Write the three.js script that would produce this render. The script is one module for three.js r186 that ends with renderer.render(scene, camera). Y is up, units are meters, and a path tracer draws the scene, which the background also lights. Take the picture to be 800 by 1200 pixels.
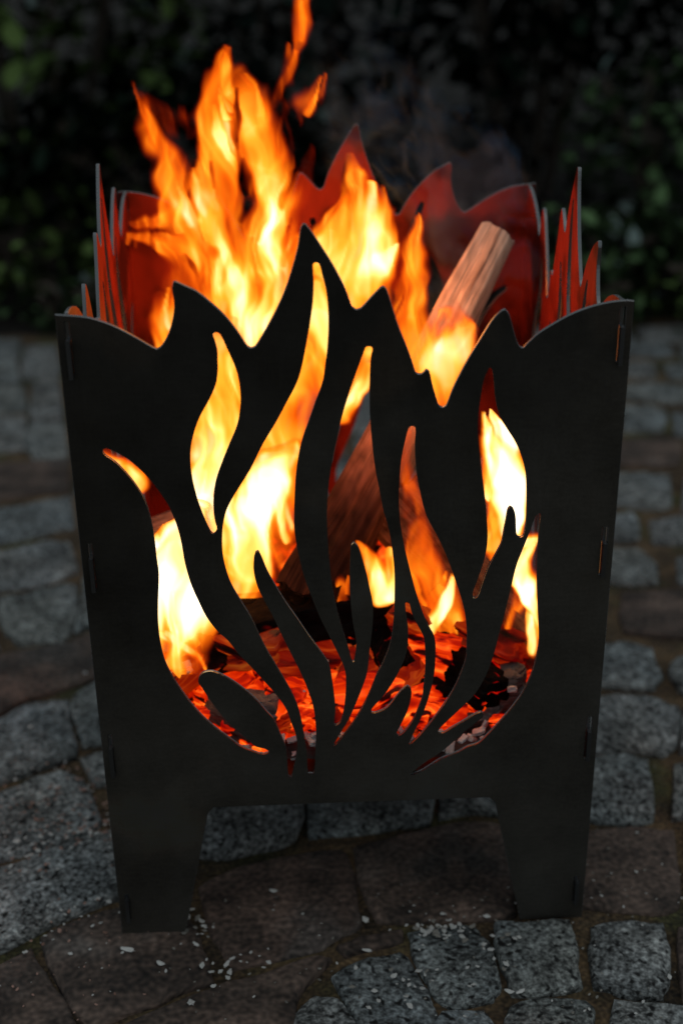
import * as THREE from 'three';
import { mergeGeometries, mergeVertices } from 'three/addons/utils/BufferGeometryUtils.js';
import { ImprovedNoise } from 'three/addons/math/ImprovedNoise.js';

// ---------------------------------------------------------------- camera, sky, light, exposure
const scene = new THREE.Scene();
const camera = new THREE.PerspectiveCamera(42.08, 682 / 1024, 0.05, 60);
camera.position.set(-.0384, .8255, 1.0867);
camera.rotation.set(-.4462, -.037, -.0135, 'YXZ');
camera.focus = 1.02;
camera.userData.fStop = 3.1;

const renderer = new THREE.WebGLRenderer({ antialias: true });
renderer.setSize(682, 1024);
renderer.toneMapping = THREE.LinearToneMapping;
renderer.toneMappingExposure = 1;
renderer.shadowMap.enabled = true;

const skyTexture = (() => {                                    // even, overcast dusk
  const W = 64, H = 32, data = new Float32Array(W * H * 4);
  for (let j = 0; j < H; j++) for (let i = 0; i < W; i++) {
    const up = Math.max(0, Math.sin(((j + 0.5) / H - 0.5) * Math.PI)), k = 0.72 + 0.28 * up;
    data.set([0.335 * k, 0.375 * k, 0.392 * k, 1], (j * W + i) * 4);
  }
  const t = new THREE.DataTexture(data, W, H, THREE.RGBAFormat, THREE.FloatType);
  t.mapping = THREE.EquirectangularReflectionMapping; t.magFilter = THREE.LinearFilter; t.needsUpdate = true;
  return t;
})();
scene.background = skyTexture;
scene.environment = skyTexture;

const dusk = new THREE.DirectionalLight(0xfff1e2, 0.1);        // what is left of the daylight, very soft
dusk.position.set(2.2, 5, 2.6); dusk.target.position.set(0, 0.2, 0);
dusk.shadow.radius = 60; dusk.castShadow = true; dusk.shadow.mapSize.set(2048, 2048);
Object.assign(dusk.shadow.camera, { left: -3, right: 3, top: 3, bottom: -3, near: 0.5, far: 14 });
scene.add(dusk, dusk.target);

// ---------------------------------------------------------------- outlines, in metres
const topEdge = [[-.2,.5562],[-.191,.5554],[-.183,.5545],[-.1755,.5531],[-.162,.5479],[-.1486,.5402],[-.1351,.5312],[-.1322,.5299],[-.1292,.5317],[-.1235,.5408],[-.1194,.5535],[-.1182,.5626],[-.119,.5728],[-.1179,.5772],[-.1161,.5775],[-.111,.575],[-.1026,.5706],[-.0929,.562],[-.0832,.552],[-.0749,.5401],[-.0694,.5304],[-.0671,.5288],[-.0641,.53],[-.0587,.5382],[-.0508,.5518],[-.043,.5682],[-.0366,.586],[-.0325,.6005],[-.0305,.6118],[-.029,.6149],[-.027,.6149],[-.0233,.6102],[-.0161,.5987],[-.009,.5868],[-.0028,.5747],[.0009,.5657],[.0038,.5571],[.0067,.5546],[.0097,.5557],[.0171,.5637],[.0229,.5696],[.0253,.5708],[.0276,.5686],[.0312,.5573],[.0354,.5435],[.0409,.5294],[.0455,.5167],[.0483,.508],[.0502,.5064],[.0529,.5069],[.0556,.5097],[.058,.5081],[.06,.4994],[.0642,.4851],[.0658,.4818],[.068,.4807],[.0704,.4823],[.0747,.4945],[.0799,.5062],[.0862,.5187],[.0913,.5277],[.0962,.5363],[.1021,.5461],[.1075,.5514],[.1102,.5523],[.1127,.5492],[.1155,.5408],[.119,.5295],[.1216,.525],[.124,.524],[.1266,.5271],[.1338,.5341],[.1439,.5407],[.1555,.5472],[.1687,.5523],[.1834,.5557],[.1953,.5566],[.2,.5559]];
const openings = {
  left: [[-.1769,.4533],[-.176,.456],[-.1741,.4566],[-.1706,.4555],[-.1633,.4512],[-.1561,.4453],[-.1462,.4339],[-.1387,.4224],[-.1324,.4105],[-.1285,.3989],[-.126,.3883],[-.1243,.3758],[-.123,.3614],[-.1206,.3482],[-.1188,.3408],[-.1152,.3299],[-.1096,.3148],[-.1015,.3012],[-.0943,.2933],[-.0867,.2807],[-.0766,.2674],[-.0677,.2549],[-.0581,.2409],[-.0511,.2278],[-.048,.2163],[-.044,.2017],[-.0434,.1871],[-.0458,.1746],[-.0486,.162],[-.05,.1599],[-.052,.1621],[-.0526,.1791],[-.0536,.1909],[-.0576,.2043],[-.0623,.2185],[-.0671,.2252],[-.0752,.2368],[-.0848,.2476],[-.0961,.2576],[-.1074,.2643],[-.1141,.2642],[-.1176,.2608],[-.1192,.2561],[-.1165,.2505],[-.112,.2411],[-.1059,.23],[-.098,.2175],[-.0916,.2099],[-.0835,.2005],[-.0769,.1931],[-.0701,.1908],[-.0664,.1881],[-.0669,.1856],[-.0721,.1842],[-.0806,.1879],[-.0889,.1924],[-.0972,.2002],[-.1069,.2097],[-.1165,.2207],[-.1243,.2316],[-.1325,.246],[-.1393,.2601],[-.1448,.276],[-.1472,.2934],[-.1476,.3105],[-.1463,.3292],[-.1441,.3512],[-.1447,.3657],[-.145,.3783],[-.1459,.3924],[-.1475,.4047],[-.1499,.4145],[-.1546,.425],[-.1615,.4361],[-.1684,.4447],[-.1747,.4499]],
  upperLeft: [[-.0933,.5382],[-.0929,.5403],[-.0911,.5412],[-.089,.5408],[-.0868,.538],[-.0829,.528],[-.0789,.5172],[-.0764,.5073],[-.0755,.4929],[-.0771,.4784],[-.0797,.4686],[-.0848,.4572],[-.0911,.4423],[-.0961,.4289],[-.0986,.417],[-.0993,.4032],[-.0985,.3947],[-.0975,.3898],[-.0987,.3859],[-.101,.3842],[-.1031,.3864],[-.108,.4],[-.1118,.4147],[-.1145,.4329],[-.1144,.4498],[-.1113,.4646],[-.1056,.4792],[-.0982,.4919],[-.0931,.503],[-.0914,.5119],[-.0911,.5188],[-.0909,.5269],[-.0923,.5344]],
  centreLeft: [[-.023,.5865],[-.0221,.5883],[-.02,.5888],[-.018,.5873],[-.0164,.581],[-.0137,.569],[-.0125,.5557],[-.0124,.5416],[-.0135,.5261],[-.0149,.5161],[-.017,.5025],[-.0221,.4882],[-.0266,.4753],[-.0319,.4606],[-.0353,.4473],[-.0378,.4322],[-.0392,.4151],[-.0402,.3977],[-.0401,.3836],[-.038,.3674],[-.0346,.3492],[-.0292,.3305],[-.023,.3116],[-.0151,.2922],[-.0087,.2765],[-.0051,.2666],[-.0036,.2587],[-.0033,.2483],[-.0042,.2327],[-.006,.2202],[-.0085,.213],[-.0106,.2106],[-.0127,.2094],[-.014,.2124],[-.0128,.225],[-.0136,.2391],[-.0151,.2536],[-.0172,.2671],[-.0236,.2798],[-.0316,.2932],[-.0411,.3103],[-.0489,.3238],[-.0565,.3389],[-.0625,.352],[-.0663,.3637],[-.0683,.3688],[-.0699,.3682],[-.0714,.3625],[-.0718,.3523],[-.0695,.3394],[-.065,.3277],[-.059,.3136],[-.0515,.2936],[-.0453,.2779],[-.039,.262],[-.0337,.246],[-.0297,.2297],[-.0283,.2154],[-.0279,.2014],[-.0289,.1848],[-.03,.1663],[-.0315,.1629],[-.0356,.1631],[-.0363,.1682],[-.0363,.1801],[-.0374,.1931],[-.0388,.2056],[-.0411,.2217],[-.0448,.2364],[-.0511,.2518],[-.0589,.2687],[-.0672,.2869],[-.0755,.3101],[-.0839,.3277],[-.0903,.342],[-.0936,.3549],[-.0954,.3694],[-.0946,.3854],[-.0932,.3946],[-.0905,.4046],[-.0843,.4165],[-.0718,.4367],[-.0618,.4565],[-.052,.4727],[-.0433,.4888],[-.0359,.503],[-.0324,.514],[-.0293,.5281],[-.026,.545],[-.0236,.5602],[-.0227,.574]],
  centre: [[.0116,.5248],[.0128,.5276],[.0146,.5282],[.017,.5278],[.0185,.5256],[.0174,.5203],[.0166,.5127],[.0163,.5],[.0162,.4789],[.0174,.4591],[.0198,.4355],[.023,.4173],[.0258,.4008],[.0287,.3905],[.031,.3794],[.0333,.3632],[.0347,.3449],[.0348,.3264],[.0345,.3113],[.033,.2939],[.031,.2831],[.0257,.2673],[.0213,.2577],[.0162,.2428],[.0101,.2281],[.0018,.2121],[-.0073,.1981],[-.0136,.1896],[-.0153,.1905],[-.0097,.2023],[-.0027,.2152],[.0033,.2304],[.0088,.2462],[.0126,.2596],[.0147,.2814],[.0171,.3044],[.0171,.3214],[.0148,.3345],[.0126,.3464],[.0094,.3589],[.0063,.3699],[.0034,.3736],[.0018,.3715],[.0011,.3607],[.0005,.3454],[.0008,.3276],[.0025,.3049],[.0051,.288],[.0046,.2779],[.0032,.2694],[.0012,.2687],[-.0001,.2727],[-.002,.2821],[-.0067,.3007],[-.0114,.3224],[-.0143,.3444],[-.0161,.3721],[-.0167,.3956],[-.0157,.4157],[-.0132,.4348],[-.0095,.4549],[-.004,.4779],[.0023,.4988],[.0079,.5145]],
  fork: [[.042,.3205],[.044,.3227],[.046,.3207],[.0477,.3131],[.0521,.3023],[.0562,.2937],[.0583,.286],[.0593,.268],[.0591,.2546],[.058,.2419],[.0577,.2363],[.0538,.2226],[.0488,.2102],[.042,.2001],[.0379,.1974],[.0358,.2012],[.0402,.2109],[.0449,.223],[.0475,.2351],[.0474,.2423],[.045,.2448],[.0406,.241],[.0359,.2347],[.0281,.2245],[.0196,.2204],[.0158,.221],[.0165,.2258],[.0257,.2376],[.0338,.2516],[.0391,.2633],[.0431,.2757],[.0445,.288],[.0442,.3011]],
  centreRight: [[.0415,.4587],[.043,.465],[.0448,.4673],[.0473,.4674],[.0492,.4651],[.049,.4548],[.0491,.4431],[.0505,.4295],[.0529,.4156],[.057,.3981],[.0613,.388],[.0679,.3746],[.0747,.3581],[.08,.3426],[.0846,.3283],[.089,.3112],[.0911,.2955],[.0914,.2839],[.0909,.2687],[.0872,.2551],[.0824,.2417],[.0743,.2259],[.0643,.2099],[.0558,.1979],[.048,.189],[.0459,.19],[.0489,.1982],[.0539,.2104],[.0582,.2225],[.0624,.2385],[.0655,.2559],[.0662,.2756],[.0653,.2888],[.0608,.2982],[.056,.3105],[.0498,.331],[.0457,.3482],[.0416,.3665],[.039,.381],[.0373,.3952],[.0365,.4127],[.0371,.4285],[.0385,.4434]],
  upperRight: [[.1001,.5101],[.1019,.5101],[.1029,.5078],[.1044,.5007],[.1053,.493],[.1066,.4839],[.1097,.4729],[.1157,.4625],[.1218,.4527],[.1267,.4414],[.1304,.429],[.1318,.4186],[.1326,.4026],[.1329,.3906],[.1324,.38],[.1313,.3753],[.1288,.3738],[.1262,.3752],[.1249,.3802],[.124,.3916],[.1223,.398],[.12,.3999],[.1185,.3975],[.1175,.389],[.1163,.3805],[.1148,.3698],[.1118,.3627],[.1058,.349],[.1014,.3344],[.0988,.3248],[.0963,.3223],[.0942,.3235],[.0938,.328],[.0964,.3375],[.1002,.3507],[.103,.3644],[.1035,.3774],[.1024,.3909],[.1006,.4071],[.0977,.4266],[.0952,.4451],[.0934,.4619],[.0936,.4751],[.0947,.4881],[.0962,.4994],[.0981,.506]],
  right: [[.141,.3942],[.1426,.3945],[.1437,.3924],[.1431,.3853],[.1429,.3703],[.1429,.3521],[.1443,.3299],[.1462,.3072],[.1481,.2841],[.1468,.2685],[.1433,.2513],[.1373,.2351],[.1293,.2212],[.1195,.2072],[.1096,.1948],[.1029,.1875],[.0943,.1845],[.0874,.1798],[.0736,.1736],[.0581,.1624],[.049,.1581],[.0472,.1603],[.0579,.1701],[.0724,.1813],[.0847,.1933],[.0921,.2013],[.1005,.2092],[.1052,.2136],[.1057,.2164],[.104,.2177],[.1002,.2162],[.0918,.2104],[.0816,.2038],[.0741,.1988],[.0703,.1993],[.0699,.2027],[.078,.2126],[.088,.2237],[.0979,.2354],[.1043,.248],[.109,.2605],[.1128,.2761],[.1156,.2915],[.1175,.3006],[.1202,.3157],[.1229,.3306],[.1247,.3417],[.1269,.3527],[.1297,.3617],[.1331,.3724],[.1367,.3848],[.1392,.3925]],
};
const graniteOutlines = [
  [[-.685,-1.473],[-.577,-1.481],[-.562,-1.365],[-.661,-1.358]],
  [[-.567,-1.442],[-.499,-1.448],[-.466,-1.247],[-.537,-1.252]],
  [[-.675,-1.349],[-.563,-1.355],[-.54,-1.229],[-.649,-1.229]],
  [[-.628,-1.2],[-.526,-1.215],[-.498,-1.084],[-.602,-1.08]],
  [[-.513,-1.227],[-.463,-1.237],[-.431,-1.043],[-.485,-1.039]],
  [[-.484,-1.027],[-.427,-1.031],[-.4,-.878],[-.45,-.864],[-.478,-.948]],
  [[-.584,-1.062],[-.498,-1.068],[-.473,-.911],[-.551,-.899]],
  [[-.542,-.677],[-.465,-.689],[-.416,-.718],[-.373,-.733],[-.352,-.616],[-.384,-.605],[-.436,-.579],[-.515,-.553]],
  [[-.511,-.535],[-.435,-.558],[-.398,-.579],[-.356,-.576],[-.328,-.484],[-.352,-.466],[-.387,-.445],[-.424,-.438],[-.486,-.42]],
  [[-.421,-.422],[-.385,-.436],[-.35,-.452],[-.327,-.448],[-.318,-.398],[-.319,-.328],[-.328,-.305],[-.373,-.298],[-.395,-.325],[-.413,-.367]],
  [[-.322,-.462],[-.308,-.473],[-.288,-.343],[-.313,-.32],[-.312,-.382]],
  [[-.505,-.41],[-.43,-.416],[-.411,-.32],[-.397,-.293],[-.471,-.265]],
  [[-.369,-.142],[-.354,-.161],[-.323,-.172],[-.299,-.171],[-.291,-.132],[-.279,-.092],[-.277,-.069],[-.3,-.058],[-.332,-.04],[-.348,-.029],[-.402,-.005],[-.427,-.113]],
  [[-.294,-.182],[-.268,-.211],[-.245,-.093],[-.273,-.087],[-.284,-.124]],
  [[-.268,-.059],[-.243,-.077],[-.233,-.025],[-.251,-.019]],
  [[-.391,.009],[-.345,-.015],[-.314,-.035],[-.294,-.045],[-.271,-.039],[-.254,-.01],[-.242,.031],[-.242,.048],[-.262,.06],[-.281,.067],[-.307,.084],[-.37,.104]],
  [[-.367,.119],[-.308,.096],[-.28,.079],[-.257,.067],[-.222,.052],[-.2,.148],[-.23,.158],[-.251,.17],[-.274,.186],[-.303,.208],[-.342,.23]],
  [[-.181,.103],[-.134,.094],[-.11,.096],[-.05,.078],[-.041,.023],[-.049,-.012],[-.189,.008]],
  [[-.036,.075],[.028,.066],[.078,.06],[.088,.024],[.089,-.011],[-.035,.003]],
  [[.092,.053],[.13,.045],[.153,.054],[.167,.022],[.169,-.02],[.096,-.01]],
  [[-.02,.254],[.01,.234],[.038,.229],[.047,.243],[.056,.274],[.061,.306],[.053,.323],[.03,.335],[.011,.329],[-.001,.303]],
  [[-.047,.287],[-.035,.277],[-.018,.283],[-.005,.307],[.01,.339],[-.017,.357],[-.05,.355],[-.052,.315]],
  [[.048,.206],[.064,.201],[.107,.203],[.114,.229],[.117,.271],[.11,.287],[.082,.292],[.067,.285],[.059,.265],[.051,.238]],
  [[.125,.202],[.146,.201],[.187,.204],[.189,.22],[.184,.272],[.18,.277],[.154,.28],[.127,.279],[.125,.259],[.122,.232]],
  [[.205,.207],[.243,.205],[.268,.21],[.265,.24],[.257,.274],[.248,.291],[.226,.288],[.194,.278],[.197,.244]],
  [[.121,.292],[.153,.287],[.185,.291],[.188,.302],[.177,.33],[.164,.366],[.107,.363],[.114,.313]],
  [[.208,.292],[.227,.298],[.259,.307],[.297,.318],[.28,.373],[.182,.367],[.194,.327]],
  [[.068,.3],[.101,.299],[.107,.315],[.098,.363],[.055,.36],[.056,.328]],
  [[.255,-.03],[.291,-.032],[.313,-.023],[.307,.016],[.295,.067],[.275,.071],[.23,.065]],
  [[.338,-.017],[.403,-.021],[.377,.065],[.317,.065]],
  [[.282,-.142],[.322,-.146],[.353,-.134],[.37,-.116],[.366,-.092],[.349,-.056],[.334,-.034],[.303,-.045],[.257,-.047]],
  [[.379,-.116],[.431,-.109],[.409,-.038],[.352,-.039]],
  [[.314,-.25],[.353,-.252],[.372,-.237],[.368,-.204],[.368,-.185],[.356,-.161],[.335,-.159],[.293,-.172]],
  [[.388,-.206],[.404,-.216],[.463,-.212],[.442,-.146],[.384,-.144],[.381,-.167]],
  [[.377,-.499],[.417,-.498],[.427,-.468],[.432,-.438],[.42,-.402],[.388,-.399],[.353,-.411]],
  [[.467,-.475],[.546,-.477],[.519,-.393],[.448,-.4]],
  [[.409,-.612],[.441,-.612],[.441,-.579],[.43,-.534],[.412,-.522],[.386,-.526]],
  [[.458,-.589],[.51,-.599],[.58,-.589],[.553,-.5],[.447,-.517]],
  [[.446,-.745],[.492,-.748],[.524,-.73],[.502,-.634],[.478,-.621],[.419,-.64]],
  [[.545,-.715],[.618,-.71],[.59,-.619],[.515,-.619]],
  [[.523,-1.02],[.568,-1.021],[.587,-.991],[.564,-.916],[.496,-.917]],
  [[.601,-.986],[.707,-.994],[.678,-.9],[.578,-.896]],
  [[.553,-1.132],[.604,-1.133],[.653,-1.116],[.743,-1.109],[.719,-1.034],[.618,-1.042],[.533,-1.061]],
  [[.581,-1.246],[.634,-1.237],[.616,-1.168],[.564,-1.172]],
  [[.653,-1.231],[.732,-1.229],[.776,-1.216],[.756,-1.153],[.638,-1.162]],
  [[.608,-1.359],[.685,-1.353],[.681,-1.282],[.592,-1.289]],
  [[.71,-1.341],[.813,-1.332],[.791,-1.263],[.694,-1.271]],
];
const brickOutlines = [
  [[-.578,-.84],[-.474,-.859],[-.399,-.868],[-.377,-.749],[-.423,-.734],[-.549,-.706]],
  [[-.465,-.237],[-.394,-.28],[-.366,-.291],[-.322,-.3],[-.287,-.328],[-.269,-.225],[-.29,-.212],[-.326,-.193],[-.352,-.177],[-.371,-.152],[-.437,-.117]],
  [[-.271,.194],[-.249,.18],[-.207,.161],[-.149,.173],[-.14,.19],[-.127,.226],[-.121,.253],[-.154,.266],[-.187,.282],[-.211,.298],[-.231,.275],[-.254,.236]],
  [[-.339,.243],[-.3,.224],[-.278,.205],[-.26,.238],[-.242,.267],[-.226,.304],[-.239,.345],[-.318,.34]],
  [[-.117,.263],[-.098,.256],[-.062,.242],[-.034,.232],[-.021,.234],[-.032,.249],[-.049,.271],[-.054,.304],[-.058,.354],[-.2,.347],[-.201,.303],[-.159,.279]],
  [[-.138,.135],[-.117,.119],[-.086,.107],[-.03,.093],[-.004,.092],[0,.114],[.004,.171],[.006,.192],[-.015,.208],[-.037,.221],[-.062,.229],[-.102,.239],[-.11,.223],[-.124,.194]],
  [[.005,.09],[.052,.077],[.111,.062],[.151,.07],[.142,.189],[.11,.192],[.065,.192],[.02,.191],[.014,.161]],
  [[-.014,.219],[.019,.207],[.04,.203],[.04,.215],[.01,.224],[-.008,.231]],
  [[.232,.079],[.273,.079],[.31,.087],[.301,.131],[.289,.185],[.278,.194],[.247,.188],[.201,.182],[.215,.126]],
  [[.329,.075],[.373,.077],[.335,.198],[.297,.192]],
  [[.28,.211],[.329,.218],[.302,.304],[.263,.295],[.273,.248]],
  [[.372,-.38],[.406,-.382],[.512,-.371],[.476,-.254],[.418,-.265],[.353,-.285],[.357,-.333]],
  [[.484,-.881],[.547,-.884],[.581,-.867],[.554,-.776],[.518,-.772],[.456,-.78]],
  [[.599,-.862],[.667,-.865],[.632,-.754],[.569,-.765]],
];
const chipSpots = [[-.1928,.2194,.0124,.25],[.0106,.1949,.0086,1.2],[-.1639,.2368,.0069,.5],[-.1351,.2166,.0069,.9],[-.1081,.2408,.0083,2],[-.2408,.2217,.0047,.4],[-.0698,.1536,.0064,.2],[-.1412,.1736,.0055,0],[.0099,.2317,.0084,.2],[.1165,.1967,.007,.2],[.1223,.2838,.0067,.3],[.132,.2843,.0082,-.4],[.1368,.2237,.0054,.6],[.1312,.2315,.0046,.4],[.2566,.2744,.0054,1.5],[.2743,.0919,.0034,.3],[.2747,.0169,.0053,.2],[.2602,.1463,.0041,1],[-.1357,.2806,.0096,1.4],[-.0731,.2399,.0053,.5],[.071,.216,.0077,.4],[.0774,.2112,.0062,1],[.051,.2564,.0075,-.6],[.0945,.2224,.0062,.2],[-.2317,.046,.0069,.3],[-.2406,.0532,.0069,1],[-.2539,.0575,.0068,1.9],[-.2879,-.0122,.008,.9],[-.2858,-.0093,.008,-.1],[-.2597,-.005,.008,-.1],[-.3221,-.0031,.0089,.3],[-.2908,.0654,.0068,.9],[-.2156,.1586,.0064,.3],[-.2252,.1536,.0056,.8],[-.2816,.0622,.0068,.6],[-.3312,-.119,.0057,-.7],[-.2863,-.2234,.007,1.5],[.0406,.2938,.0066,.6],[.122,.2584,.006,1.4],[-.133,.1869,.0047,1],[-.1286,.1996,.0054,.4],[.0912,.2756,.0052,1],[.0075,.2938,.0051,.5],[-.2797,.2166,.0063,.3],[-.2544,.1926,.0055,1.2],[-.3125,.0704,.0086,.2],[-.2901,.0852,.0076,.7]];
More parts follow.
